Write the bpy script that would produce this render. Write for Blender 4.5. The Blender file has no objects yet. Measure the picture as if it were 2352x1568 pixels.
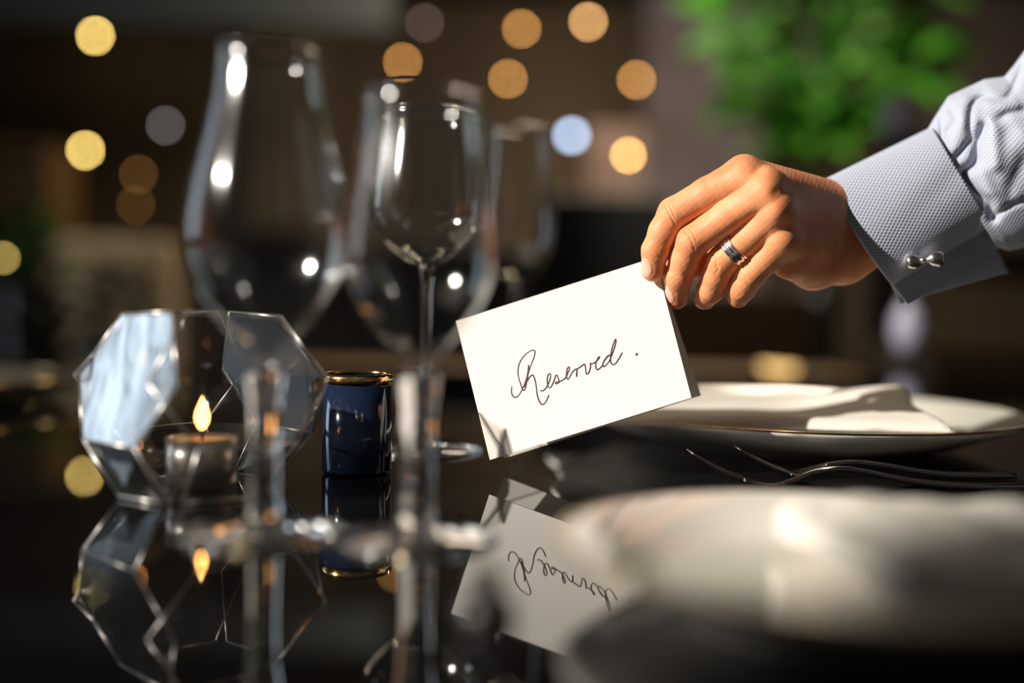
import bpy, bmesh, math, random
import numpy as np
from mathutils import Vector, Matrix

random.seed(7)
RNG = np.random.RandomState(11)
SC = bpy.context.scene
COL = SC.collection

# ------------------------------------------------------------------ camera, world, sun, exposure
FPX = 35.0 / 36.0 * 2352.0
PITCH, ROLL = math.radians(1.95), math.radians(1.0)
CAM = np.array([0.0, 0.0, 0.085])
fw = np.array([0, math.cos(PITCH), -math.sin(PITCH)])
r0 = np.array([1.0, 0, 0])
u0 = np.cross(r0, fw)
rt = r0 * math.cos(ROLL) + u0 * math.sin(ROLL)
up = u0 * math.cos(ROLL) - r0 * math.sin(ROLL)
cd = bpy.data.cameras.new('camera')
cam = bpy.data.objects.new('camera', cd); COL.objects.link(cam)
M = Matrix(((rt[0], up[0], -fw[0], CAM[0]), (rt[1], up[1], -fw[1], CAM[1]), (rt[2], up[2], -fw[2], CAM[2]), (0, 0, 0, 1)))
cam.matrix_world = M
cd.lens = 35; cd.sensor_width = 36; cd.clip_start = 0.01
cd.dof.use_dof = True; cd.dof.focus_distance = 0.502; cd.dof.aperture_fstop = 1.62; cd.dof.aperture_blades = 0
SC.camera = cam

W = bpy.data.worlds.new('world'); SC.world = W; W.use_nodes = True
W.node_tree.nodes['Background'].inputs[0].default_value = (0.9, 0.85, 0.8, 1)
W.node_tree.nodes['Background'].inputs[1].default_value = 0.035

SUN = np.array([-0.82, -0.44, 0.44]); SUN /= np.linalg.norm(SUN)
sd = bpy.data.lights.new('sun', 'SUN'); sd.energy = 7.6; sd.angle = math.radians(0.7); sd.color = (1.0, 0.93, 0.84)
so = bpy.data.objects.new('sun', sd); COL.objects.link(so)
so.rotation_euler = Vector(SUN).to_track_quat('Z', 'Y').to_euler()

def area(name, loc, target, size, energy, color):
    d = bpy.data.lights.new(name, 'AREA'); d.energy = energy; d.color = color; d.size = size
    o = bpy.data.objects.new(name, d); COL.objects.link(o); o.location = loc
    o.rotation_euler = (Vector(loc) - Vector(target)).to_track_quat('Z', 'Y').to_euler()
    return o
area('background_fill', (0.6, 4.2, 2.1), (0.6, 5.0, 0), 1.2, 120, (1, 0.80, 0.60))  # unseen warm fill, added to brighten the room behind the table

def spot(name, loc, target, energy, color, ang, rad=0.05):
    d = bpy.data.lights.new(name, 'SPOT'); d.energy = energy; d.color = color; d.spot_size = math.radians(ang); d.shadow_soft_size = rad; d.spot_blend = 0.6
    o = bpy.data.objects.new(name, d); COL.objects.link(o); o.location = loc
    o.rotation_euler = (Vector(loc) - Vector(target)).to_track_quat('Z', 'Y').to_euler()
spot('plant_fill', (0.45, 2.0, 2.1), (1.0, 3.2, 0.85), 130, (1, 0.95, 0.8), 50)  # added light for the foliage, where the ceiling blocks the sun
spot('ledge_fill', (0.5, 1.9, 2.1), (0.3, 1.68, 0), 45, (1, 0.78, 0.5), 70)  # warm light added over the bench to lift its tone
spot('bench_spot', (-1.4, 1.9, 2.0), (-1.15, 3.1, 0.1), 60, (1, 0.78, 0.5), 40)

SC.view_settings.view_transform = 'Standard'; SC.view_settings.look = 'None'
SC.view_settings.exposure = 0.0; SC.view_settings.gamma = 1.0; SC.view_settings.use_curve_mapping = False
SC.cycles.max_bounces = 14; SC.cycles.transmission_bounces = 12; SC.cycles.glossy_bounces = 8
SC.cycles.sample_clamp_indirect = 150.0

def at(x, y, d):
    """a point the lens sees in direction (x, y), d metres deep"""
    return CAM + d * (fw + (x - 1176.0) / FPX * rt + (784.0 - y) / FPX * up)

# ------------------------------------------------------------------ helpers
def mat(name, color=(.8, .8, .8), rough=.5, metal=0, **k):
    m = bpy.data.materials.new(name); m.use_nodes = True
    b = m.node_tree.nodes['Principled BSDF']
    b.inputs['Base Color'].default_value = (*color, 1); b.inputs['Roughness'].default_value = rough; b.inputs['Metallic'].default_value = metal
    for kk, v in k.items():
        b.inputs[kk.replace('_', ' ')].default_value = v
    return m
def noise_color(m, c1, c2, scale, detail=3, bump=0.0, stretch=None, pos=(0.35, 0.65)):
    nt = m.node_tree; b = nt.nodes['Principled BSDF']
    tc = nt.nodes.new('ShaderNodeTexCoord'); mp = nt.nodes.new('ShaderNodeMapping'); n = nt.nodes.new('ShaderNodeTexNoise'); cr = nt.nodes.new('ShaderNodeValToRGB')
    n.inputs['Scale'].default_value = scale; n.inputs['Detail'].default_value = detail
    if stretch: mp.inputs['Scale'].default_value = stretch
    cr.color_ramp.elements[0].color = (*c1, 1); cr.color_ramp.elements[1].color = (*c2, 1)
    cr.color_ramp.elements[0].position = pos[0]; cr.color_ramp.elements[1].position = pos[1]
    L = nt.links.new
    L(tc.outputs['Object'], mp.inputs[0]); L(mp.outputs[0], n.inputs['Vector']); L(n.outputs['Fac'], cr.inputs[0]); L(cr.outputs[0], b.inputs['Base Color'])
    if bump:
        bp = nt.nodes.new('ShaderNodeBump'); bp.inputs['Strength'].default_value = bump; bp.inputs['Distance'].default_value = 0.001
        L(n.outputs['Fac'], bp.inputs['Height']); L(bp.outputs[0], b.inputs['Normal'])
    return n
def emis(name, color, strength):
    m = mat(name, (0, 0, 0), .5); b = m.node_tree.nodes['Principled BSDF']
    b.inputs['Emission Color'].default_value = (*color, 1); b.inputs['Emission Strength'].default_value = strength
    return m

def obj(name, verts, faces, m, parent=None, smooth=True, uvs=None):
    me = bpy.data.meshes.new(name); me.from_pydata([tuple(map(float, v)) for v in verts], [], [tuple(map(int, f)) for f in faces])
    if uvs is not None:
        uvl = me.uv_layers.new(name='uv')
        li = np.empty(len(me.loops), np.int32); me.loops.foreach_get('vertex_index', li)
        uvl.data.foreach_set('uv', np.asarray(uvs, np.float32)[li].ravel())
    me.materials.append(m)
    bm = bmesh.new(); bm.from_mesh(me); bmesh.ops.recalc_face_normals(bm, faces=bm.faces); bm.to_mesh(me); bm.free()
    if smooth: me.polygons.foreach_set('use_smooth', [True] * len(me.polygons))
    o = bpy.data.objects.new(name, me); COL.objects.link(o)
    if parent is not None:
        o.parent = parent; o.matrix_parent_inverse = parent.matrix_basis.inverted()
    return o
def thing(name, loc=(0, 0, 0), label='', cat='', group=None):
    o = bpy.data.objects.new(name, None); COL.objects.link(o); o.location = loc; o.empty_display_size = .02
    return tag(o, label, cat, group)
def tag(o, label, cat, group=None, kind=None):
    o['label'] = label; o['category'] = cat
    if group: o['group'] = group
    if kind: o['kind'] = kind
    return o
def struct(o): o['kind'] = 'structure'; return o
def edge_mod(o, w=.001, seg=2):
    md = o.modifiers.new('bevel', 'BEVEL'); md.width = w; md.segments = seg; md.limit_method = 'ANGLE'
    return o

class MB:
    def __init__(s): s.v = []; s.f = []
    def add(s, v, f):
        n = len(s.v); s.v += [tuple(map(float, p)) for p in v]; s.f += [tuple(int(i) + n for i in q) for q in f]; return s
    def box(s, lo, hi, rot=None, loc=(0, 0, 0)):
        v = [Vector((x, y, z)) for x in (lo[0], hi[0]) for y in (lo[1], hi[1]) for z in (lo[2], hi[2])]
        if rot is not None: v = [rot @ p for p in v]
        v = [p + Vector(loc) for p in v]
        return s.add(v, [(0, 1, 3, 2), (4, 6, 7, 5), (0, 4, 5, 1), (2, 3, 7, 6), (0, 2, 6, 4), (1, 5, 7, 3)])
    def lathe(s, prof, c=(0, 0, 0), n=64, axis=None, closed=False):
        """prof: list of (r, z)"""
        R = Vector(axis).to_track_quat('Z', 'Y').to_matrix() if axis is not None else Matrix.Identity(3)
        v = []; f = []
        for (r, z) in prof:
            for k in range(n):
                a = 2 * math.pi * k / n
                v.append(R @ Vector((max(r, 1e-5) * math.cos(a), max(r, 1e-5) * math.sin(a), z)) + Vector(c))
        m = len(prof)
        for i in range(m if closed else m - 1):
            for k in range(n):
                j = (i + 1) % m
                f.append((i * n + k, i * n + (k + 1) % n, j * n + (k + 1) % n, j * n + k))
        if not closed:
            f.append(tuple(range(n))); f.append(tuple((m - 1) * n + k for k in range(n)))
        return s.add(v, f)
    def tube(s, pts, rad, n=10):
        pts = [np.array(p, float) for p in pts]; v = []; f = []
        rad = rad if hasattr(rad, '__len__') else [rad] * len(pts)
        prev = None
        for i, p in enumerate(pts):
            t = pts[min(i + 1, len(pts) - 1)] - pts[max(i - 1, 0)]; t /= np.linalg.norm(t) + 1e-12
            a = np.cross(t, [0, 0, 1.0]) if prev is None else prev - t * np.dot(prev, t)
            if np.linalg.norm(a) < 1e-6: a = np.cross(t, [1.0, 0, 0])
            a /= np.linalg.norm(a); prev = a; b = np.cross(t, a)
            for k in range(n):
                q = 2 * math.pi * k / n; v.append(p + rad[i] * (a * math.cos(q) + b * math.sin(q)))
        for i in range(len(pts) - 1):
            for k in range(n): f.append((i * n + k, i * n + (k + 1) % n, (i + 1) * n + (k + 1) % n, (i + 1) * n + k))
        f.append(tuple(range(n))); f.append(tuple((len(pts) - 1) * n + k for k in range(n)))
        return s.add(v, f)
    def build(s, name, m, parent=None, smooth=True): return obj(name, s.v, s.f, m, parent, smooth)

def catmull(P, k=6):
    P = [np.array(p, float) for p in P]; P = [2 * P[0] - P[1]] + P + [2 * P[-1] - P[-2]]; out = []
    for i in range(1, len(P) - 2):
        for j in range(k):
            t = j / k; a, b, c, d = P[i - 1:i + 3]
            out.append(.5 * ((2 * b) + (-a + c) * t + (2 * a - 5 * b + 4 * c - d) * t * t + (-a + 3 * b - 3 * c + d) * t ** 3))
    out.append(P[-2]); return out

# ------------------------------------------------------------------ materials
m_table = mat('black_glass', (.004, .004, .004), .025, 0, IOR=2.05)
m_dark = mat('dark_wood', (.012, .008, .006), .5)
m_ceramic = mat('white_ceramic', (.70, .66, .59), .12, Coat_Weight=.6)
m_gold = mat('gold_rim', (.9, .6, .25), .15, 1)
m_linen = mat('white_linen', (.84, .80, .73), .85); noise_color(m_linen, (.64, .60, .53), (.74, .70, .63), 900, 2, .25)
m_steel = mat('polished_steel', (.50, .47, .44), .10, 1)
m_silver = mat('silver', (.92, .89, .86), .22, 1)
m_glass = mat('clear_glass', (1, 1, 1), .08, 0, Transmission_Weight=1.0, IOR=1.5)
m_skin = mat('skin', (.62, .34, .22), .56, Subsurface_Weight=.18, Subsurface_Scale=.002, Specular_IOR_Level=.35)
m_skin.node_tree.nodes['Principled BSDF'].inputs['Subsurface Radius'].default_value = (1, .35, .18)
noise_color(m_skin, (.62, .205, .082), (.80, .345, .165), 60, 6, 0, pos=(.3, .7))
m_nail = mat('nail', (.85, .42, .30), .38, Subsurface_Weight=.2, Subsurface_Scale=.002)
m_paper = mat('card_paper', (.86, .815, .755), .8)
_nt = m_paper.node_tree; _b = _nt.nodes['Principled BSDF']; _t = _nt.nodes.new('ShaderNodeBsdfTranslucent'); _t.inputs[0].default_value = (.85, .74, .58, 1)
_x = _nt.nodes.new('ShaderNodeMixShader'); _x.inputs[0].default_value = .14
_nt.links.new(_b.outputs[0], _x.inputs[1]); _nt.links.new(_t.outputs[0], _x.inputs[2]); _nt.links.new(_x.outputs[0], _nt.nodes['Material Output'].inputs[0])
m_ink = mat('ink', (.055, .02, .028), .5)

def thin_glass(name, f0, tint, rough, streak=False):
    m = bpy.data.materials.new(name); m.use_nodes = True; nt = m.node_tree; nt.nodes.remove(nt.nodes['Principled BSDF'])
    out = nt.nodes['Material Output']; ge = nt.nodes.new('ShaderNodeNewGeometry'); dt = nt.nodes.new('ShaderNodeVectorMath'); dt.operation = 'DOT_PRODUCT'
    L = nt.links.new; L(ge.outputs['Normal'], dt.inputs[0]); L(ge.outputs['Incoming'], dt.inputs[1])
    def mt(op, a, b_=None):
        n = nt.nodes.new('ShaderNodeMath'); n.operation = op
        for i, x in enumerate((a, b_)):
            if x is None: continue
            if isinstance(x, (int, float)): n.inputs[i].default_value = x
            else: L(x, n.inputs[i])
        return n.outputs[0]
    c = mt('ABSOLUTE', dt.outputs['Value']); f = mt('ADD', mt('MULTIPLY', mt('POWER', mt('SUBTRACT', 1.0, c), 5.0), 1 - f0), f0)
    if streak:
        tc = nt.nodes.new('ShaderNodeTexCoord'); mp = nt.nodes.new('ShaderNodeMapping'); n = nt.nodes.new('ShaderNodeTexNoise')
        mp.inputs['Scale'].default_value = (1, .5, .22); mp.inputs['Rotation'].default_value = (.5, .9, .3); n.inputs['Scale'].default_value = 110; n.inputs['Detail'].default_value = 5; n.inputs['Distortion'].default_value = 1.5
        L(tc.outputs['Object'], mp.inputs[0]); L(mp.outputs[0], n.inputs['Vector'])
        f = mt('MULTIPLY', f, mt('ADD', mt('MULTIPLY', mt('SUBTRACT', n.outputs['Fac'], .35), 1.9), .45))
    tr = nt.nodes.new('ShaderNodeBsdfTransparent'); tr.inputs[0].default_value = (*tint, 1)
    gl = nt.nodes.new('ShaderNodeBsdfGlossy'); gl.inputs['Roughness'].default_value = rough; gl.inputs[0].default_value = (1, 1, 1, 1)
    mx_ = nt.nodes.new('ShaderNodeMixShader'); L(f, mx_.inputs[0]); L(tr.outputs[0], mx_.inputs[1]); L(gl.outputs[0], mx_.inputs[2]); L(mx_.outputs[0], out.inputs[0])
    return m
m_bowl = thin_glass('thin_bowl_glass', .036, (.975, .98, .975), .10)
# shirt cloth: woven dots in the UV (mm)
m_shirt = mat('shirt_cloth', (.6, .65, .75), .9)
nt = m_shirt.node_tree; b = nt.nodes['Principled BSDF']; L = nt.links.new
uvn = nt.nodes.new('ShaderNodeUVMap'); uvn.uv_map = 'uv'
sep = nt.nodes.new('ShaderNodeSeparateXYZ'); L(uvn.outputs[0], sep.inputs[0])
def mth(op, a, b_=None):
    n = nt.nodes.new('ShaderNodeMath'); n.operation = op
    for i, x in enumerate((a, b_)):
        if x is None: continue
        if isinstance(x, (int, float)): n.inputs[i].default_value = x
        else: L(x, n.inputs[i])
    return n.outputs[0]
pu = mth('SINE', mth('MULTIPLY', sep.outputs[0], 2 * math.pi / 3.0)); pv = mth('SINE', mth('MULTIPLY', sep.outputs[1], 2 * math.pi / 2.1))
pr = mth('MULTIPLY', pu, pv)
cr = nt.nodes.new('ShaderNodeValToRGB'); L(mth('ADD', mth('MULTIPLY', pr, .5), .5), cr.inputs[0])
cr.color_ramp.elements[0].color = (.415, .445, .53, 1); cr.color_ramp.elements[0].position = .62
cr.color_ramp.elements[1].color = (.21, .24, .34, 1); cr.color_ramp.elements[1].position = .80
L(cr.outputs[0], b.inputs['Base Color'])
bp = nt.nodes.new('ShaderNodeBump'); bp.inputs['Strength'].default_value = .5; bp.inputs['Distance'].default_value = .0003; bp.invert = True
L(pr, bp.inputs['Height']); L(bp.outputs[0], b.inputs['Normal'])
b.inputs['Sheen Weight'].default_value = .15

# ------------------------------------------------------------------ the room
def box_struct(name, lo, hi, m): return struct(MB().box(lo, hi).build(name, m, None, False))
m_floor = mat('floor_dark', (.012, .01, .009), .35)
m_wall = mat('wall_brown', (.055, .038, .022), .8); noise_color(m_wall, (.055, .038, .020), (.11, .08, .046), 1.1, 2, 0, (1, 1, .15))
m_ceil = mat('ceiling_dark', (.06, .05, .04), .8)
m_lilac = mat('wall_lilac', (.16, .135, .15), .8); noise_color(m_lilac, (.13, .105, .11), (.19, .17, .20), 2.0)
m_left = mat('wall_left', (.03, .02, .012), .8)
box_struct('floor', (-3.6, -3.0, -.78), (4.6, 7.1, -.74), m_floor)
box_struct('ceiling', (-3.6, -.25, 2.2), (4.6, 7.1, 2.26), m_ceil)
box_struct('wall_back', (-3.6, 7.0, -.74), (4.6, 7.1, 2.2), m_wall)
box_struct('wall_right', (4.5, .6, -.74), (4.6, 7.0, 2.2), m_wall)
wl = MB(); wl.box((-3.6, -3.0, -.74), (-3.5, -1.70, 2.4)).box((-3.6, -1.12, -.74), (-3.5, .95, 2.2)).box((-3.6, 2.05, -.74), (-3.5, 7, 2.2)).box((-3.6, .95, -.74), (-3.5, 2.05, .1)).box((-3.6, .95, 1.9), (-3.5, 2.05, 2.2))  # unseen wall; sun-side gap sized to shade left plate and part of side plate
struct(wl.build('wall_left', m_left, None, False))
m_day = emis('daylight_pane', (.72, .86, 1.0), 3.4)
wn = struct(MB().box((-3.56, .95, .1), (-3.55, 2.05, 1.9)).build('window_1', m_day, None, False))
fr = MB()
for y in (.95, 1.99): fr.box((-3.54, y, .1), (-3.48, y + .06, 1.9))
fr.box((-3.54, .95, .1), (-3.48, 2.05, .16)).box((-3.54, .95, 1.84), (-3.48, 2.05, 1.9))
fr.build('window_frame', m_dark, wn, False)
def wallpanel(name, x0, x1, y0, y1, d, m, th=.06):
    a = at(x0, y1, d); c = at(x1, y0, d)
    return struct(MB().box((a[0], a[1], a[2]), (c[0], a[1] + th, c[2])).build(name, m, None, False))
m_beam = mat('beam_grey', (.10, .12, .12), .6)
wallpanel('trim_1', -80, 900, -40, 46, 5.2, m_beam, .1)
wallpanel('trim_2', 1470, 1760, -80, 700, 6.6, m_lilac)
wallpanel('trim_3', 2120, 2600, -80, 560, 6.6, mat('wall_mauve', (.15, .115, .10), .8))
wallpanel('trim_4', 560, 760, -60, 520, 6.7, mat('wall_tan', (.12, .09, .055), .8))

# ------------------------------------------------------------------ dining table (black glass)
tb = thing('dining_table', (0, .5, -.74), 'large dining table with a black mirror-like glass top', 'table')
edge_mod(MB().box((-1.3, -.35, -.012), (1.3, 1.36, 0)).build('tabletop', m_table, tb, False), .002)
MB().box((-1.22, -.27, -.07), (1.22, 1.28, -.013)).build('apron', m_dark, tb, False)
for x in (-1.15, 1.15):
    for y in (-.2, 1.2): MB().box((x - .035, y - .035, -.74), (x + .035, y + .035, -.07)).build('leg', m_dark, tb, False)

# ------------------------------------------------------------------ plates
def plate(name, cx, cy, R, rim, label, group):
    t = thing(name, (cx, cy, 0), label, 'plate', group)
    k = R / .148
    prof = [(0, .002), (.082 * k, .002), (.084 * k, .0), (.088 * k, .0), (.091 * k, .003), (.112 * k, .007), (R - .004, rim - .0035), (R, rim - .001),
            (R - .0005, rim), (R - .003, rim - .0003), (.110 * k, .0105), (.095 * k, .0070), (.088 * k, .0062), (0, .006)]
    MB().lathe(prof, (cx, cy, 0), 128).build('dish', m_ceramic, t)
    g = MB(); g.lathe([(R - .0010, rim - .0013), (R + .0002, rim - .0008), (R + .0001, rim + .0002), (R - .0014, rim + .0003)], (cx, cy, 0), 128, closed=True)
    g.build('rim_line', m_gold, t)
    return t
plate('dinner_plate', .1835, .659, .148, .023, 'large white dinner plate with gold rim line behind the reserved card', 'white plates')
plate('side_plate', .095, .288, .080, .019, 'small white side plate, strongly blurred, closest to the camera', 'white plates')
plate('dinner_plate', -.531, .838, .148, .018, 'white dinner plate cut off by the left edge of the picture', 'white plates')

def napkin(name, cx, cy, w, h, rot, z0, thick, label, cat, bumps, seed, rise=0.0):
    """folded cloth: rounded slab with soft creases, hem line near the edge"""
    rs = np.random.RandomState(seed); nx, ny = 60, 40
    ph = rs.rand(6) * 6.28; V = []; F = []
    cr_, sr = math.cos(rot), math.sin(rot)
    for side in (1, 0):
        for i in range(nx + 1):
            for j in range(ny + 1):
                u = i / nx; v = j / ny; x = (u - .5) * w; y = (v - .5) * h
                e = min(u * w, (1 - u) * w, v * h, (1 - v) * h); edge = min(1, e / .006) ** .5
                up_ = z0 + thick * (.25 + .75 * edge) + bumps * (math.sin(9 * u + 4 * v + ph[0]) * .5 + math.sin(17 * v - 5 * u + ph[1]) * .35 + math.sin(23 * u + ph[2]) * .2) * edge
                up_ += rise * math.exp(-((u - .97) / (.16 + .2 * v)) ** 2 - ((v - .42) / .20) ** 2)
                if abs(e - .0055) < .0012: up_ -= .0006
                x += .003 * math.sin(8 * v + ph[3]) + .002 * math.sin(19 * v + ph[4]); y += .003 * math.sin(6 * u + ph[5])
                z = up_ if side else z0 + (0.8 * rise * math.exp(-((u - .97) / (.15 + .2 * v)) ** 2 - ((v - .42) / .18) ** 2))
                V.append((cx + x * cr_ - y * sr, cy + x * sr + y * cr_, z))
    N = (nx + 1) * (ny + 1); I = lambda s, i, j: s * N + i * (ny + 1) + j
    for s in (0, 1):
        for i in range(nx):
            for j in range(ny): F.append((I(s, i, j), I(s, i + 1, j), I(s, i + 1, j + 1), I(s, i, j + 1)))
    for i in range(nx):
        F.append((I(0, i, 0), I(0, i + 1, 0), I(1, i + 1, 0), I(1, i, 0))); F.append((I(0, i, ny), I(0, i + 1, ny), I(1, i + 1, ny), I(1, i, ny)))
    for j in range(ny):
        F.append((I(0, 0, j), I(0, 0, j + 1), I(1, 0, j + 1), I(1, 0, j))); F.append((I(0, nx, j), I(0, nx, j + 1), I(1, nx, j + 1), I(1, nx, j)))
    return tag(obj(name, V, F, m_linen), label, cat, 'folded white napkins')
napkin('napkin', .137, .632, .214, .182, math.radians(-1), .0212, .0060, 'folded white cloth napkin lying on the large dinner plate', 'napkin', .0016, 3, .013)
napkin('napkin', .135, .290, .090, .100, math.radians(4), .0152, .0080, 'folded white cloth napkin on the small blurred side plate', 'napkin', .0016, 5)

# ------------------------------------------------------------------ forks
def fork(prof, dy, label):
    """prof: (x px, y px) profile of the centre line seen side-on at depth dy"""
    P = catmull([at(x, y, dy) for x, y in prof], 5); P = np.array(P)
    L_ = np.concatenate([[0], np.cumsum(np.linalg.norm(np.diff(P, axis=0), axis=1))]); T = L_[-1]
    t0 = thing('fork', tuple(P[len(P) // 2]), label, 'fork', 'steel forks')
    def sweep(name, a, b, width, thick, off=lambda s: 0.0, n=34, parent=t0):
        V = []; F = []
        for i in range(n + 1):
            s = a + (b - a) * i / n
            p = np.array([np.interp(s, L_, P[:, k]) for k in range(3)])
            q = np.array([np.interp(min(s + .001, T), L_, P[:, k]) for k in range(3)]) - np.array([np.interp(max(s - .001, 0), L_, P[:, k]) for k in range(3)])
            q /= np.linalg.norm(q); nn = np.array([-q[2], 0, q[0]]); nn /= np.linalg.norm(nn)
            w = width(s) / 2; th = thick(s) / 2
            for k in range(12):
                A = 2 * math.pi * k / 12; c, s_ = math.cos(A), math.sin(A)
                c = math.copysign(abs(c) ** .6, c); s_ = math.copysign(abs(s_) ** .7, s_)
                V.append(p + np.array([0, 1, 0]) * (w * c + off(s)) + nn * th * s_)
        for i in range(n):
            for k in range(12): F.append((i * 12 + k, i * 12 + (k + 1) % 12, (i + 1) * 12 + (k + 1) % 12, (i + 1) * 12 + k))
        F.append(tuple(range(12))); F.append(tuple(n * 12 + k for k in range(12)))
        return obj(name, V, F, m_steel, parent)
    tl = .028
    for k in range(4):
        o_ = (k - 1.5) * .0048
        sweep('tine', 0, tl + .001, lambda s: .0010 + .0016 * min(1, s / tl), lambda s: .0007 + .0010 * min(1, s / .012), lambda s, o_=o_: o_ * (.94 + .06 * s / tl))
    sweep('head', tl, .050, lambda s: .0180 * (1 - ((s - tl) / .0225) ** 2.2) + .0045, lambda s: .0020)
    sweep('handle', .049, T, lambda s: .0048 + .0075 * min(1, max(0, (s - .065) / (T - .065))) ** 1.2, lambda s: .0030, n=60)
fork([(1583, 1036), (1620, 1060), (1660, 1081), (1710, 1099), (1760, 1109), (1800, 1110), (1830, 1101), (1870, 1085), (1930, 1077), (1990, 1084), (2060, 1099), (2150, 1111), (2250, 1116), (2350, 1116), (2362, 1115)], .490, 'steel fork with raised tines lying closest to the camera')
fork([(1692, 1027), (1720, 1045), (1760, 1065), (1800, 1081), (1835, 1087), (1862, 1080), (1900, 1068), (1960, 1062), (2030, 1069), (2100, 1081), (2180, 1090), (2260, 1091), (2323, 1090)], .512, 'steel fork lying just behind the nearer fork, its tines further right')

# ------------------------------------------------------------------ reserved card
TL, BL, BR = at(1047, 737, .522), at(1125, 1056, .498), at(1588, 913, .492)
cn = np.cross(BR - BL, TL - BL); cn /= np.linalg.norm(cn)
if np.dot(cn, CAM - BL) < 0: cn = -cn
def on_card(x, y, off=0.0):
    d = at(x, y, 1.0) - CAM; t = np.dot(BL - CAM, cn) / np.dot(d, cn)
    return CAM + d * t + cn * off
TR = on_card(1504, 591)
BBL, BBR = at(1158, 1052, .529), at(1610, 908, .521)
TLb, TRb = TL - cn * .0005, TR - cn * .0005
card = thing('folded_card', tuple((BL + BR) / 2), 'folded white place card with the handwritten word Reserved, held over the table', 'card')
def sheet(name, q, n, th):
    q = [np.array(p) for p in q]; k = 12; V = []; F = []
    for s in (0, 1):
        for i in range(k + 1):
            for j in range(k + 1):
                u, v = i / k, j / k; V.append((1 - v) * ((1 - u) * q[0] + u * q[1]) + v * ((1 - u) * q[3] + u * q[2]) - n * th * s)
    N = (k + 1) ** 2; I = lambda s, i, j: s * N + i * (k + 1) + j
    for s in (0, 1):
        for i in range(k):
            for j in range(k): F.append((I(s, i, j), I(s, i + 1, j), I(s, i + 1, j + 1), I(s, i, j + 1)))
    for i in range(k):
        for j in (0, k):
            F.append((I(0, i, j), I(0, i + 1, j), I(1, i + 1, j), I(1, i, j))); F.append((I(0, j, i), I(0, j, i + 1), I(1, j, i + 1), I(1, j, i)))
    return obj(name, V, F, m_paper, card, False)
front = sheet('front_panel', (TL, TR, BR, BL), cn, .0004)
bn = np.cross(BBR - BBL, TLb - BBL); bn /= np.linalg.norm(bn); bn = bn if np.dot(bn, cn) > 0 else -bn
sheet('back_panel', (TLb, TRb, BBR, BBL), bn, .0004)
S1 = [(115,935),(108,1010),(118,1070),(145,1112),(180,1118),(222,1095),(260,1040),(300,965),(335,880),(365,790),(395,700),(425,610),(460,520),(490,440),(505,370),(500,335),(470,322),(420,342),(350,392),(290,460),(245,540),(222,630),(220,720),(235,810),(262,890),(285,955),(302,993),(322,1000),(345,960),(363,880),(378,800),(392,700),(400,640),(396,572)]
S2 = [(396,572),(388,690),(366,800),(345,890),(325,950)]
S2b = [(378,850),(395,808),(425,768),(465,742),(490,780),(515,870),(530,970),(540,1060),(560,1140),(590,1205),(630,1240),(675,1215),(710,1155),(740,1078)]
S3 = [(590,997),(615,1010),(655,1000),(700,945),(735,880),(765,790),(770,745),(752,720),(725,747),(712,820),(718,900),(735,950),(765,955),(795,910),(825,840),(850,770),(868,742),(885,762),(905,820),(922,852),(885,883),(852,886),(850,866),(880,857),(925,850),(975,825),(1020,790),(1055,720),(1085,650),(1083,608),(1060,620),(1042,680),(1035,760),(1050,808),(1070,810),(1100,760),(1140,690),(1190,645),(1222,640)]
S4 = [(1215,640),(1212,700),(1207,772)]
S5 = [(1190,645),(1222,638),(1270,605),(1320,570),(1345,565),(1358,620),(1365,690),(1380,728),(1410,705),(1435,640),(1445,580),(1438,542),(1470,553),(1520,530),(1570,480),(1595,440),(1580,438),(1550,490),(1530,560),(1535,620),(1560,653),(1600,630),(1640,580),(1675,510),(1715,450),(1772,402)]
S6 = [(1775,400),(1722,430),(1680,490),(1652,560),(1660,603),(1700,580),(1750,520),(1790,440),(1830,330),(1860,230),(1873,160),(1860,142),(1832,210),(1802,310),(1786,400),(1780,490),(1795,550),(1830,570),(1870,545),(1920,470),(1960,400),(1980,365)]
ink = MB(); side_y = np.cross(cn, (TR - TL) / np.linalg.norm(TR - TL))
for S, wd in ((S1, .95), (S2, 1.25), (S2b, 1.05), (S3, 1.0), (S4, 1.2), (S5, 1.05), (S6, 1.05)):
    P = [on_card(1160 + x / 7.35, 760 + y / 7.35, .00008) for x, y in S]; P = catmull(P, 5); n = len(P); V = []; F = []
    for i, p in enumerate(P):
        t = P[min(i + 1, n - 1)] - P[max(i - 1, 0)]; t /= np.linalg.norm(t) + 1e-12; s = np.cross(cn, t)
        w = .00031 * wd * (.85 + .25 * abs(math.sin(i * .11)))
        V += [p + s * w, p + cn * .00003, p - s * w]
    for i in range(n - 1):
        F += [(3 * i, 3 * i + 1, 3 * i + 4, 3 * i + 3), (3 * i + 1, 3 * i + 2, 3 * i + 5, 3 * i + 4)]
    ink.add(V, F)
ink.lathe([(0, .0), (.0007, .0), (.0006, .00006), (0, .00008)], tuple(on_card(1462.3, 813.5, .00004)), 20, axis=cn)
ink.build('handwriting', m_ink, front)

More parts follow.
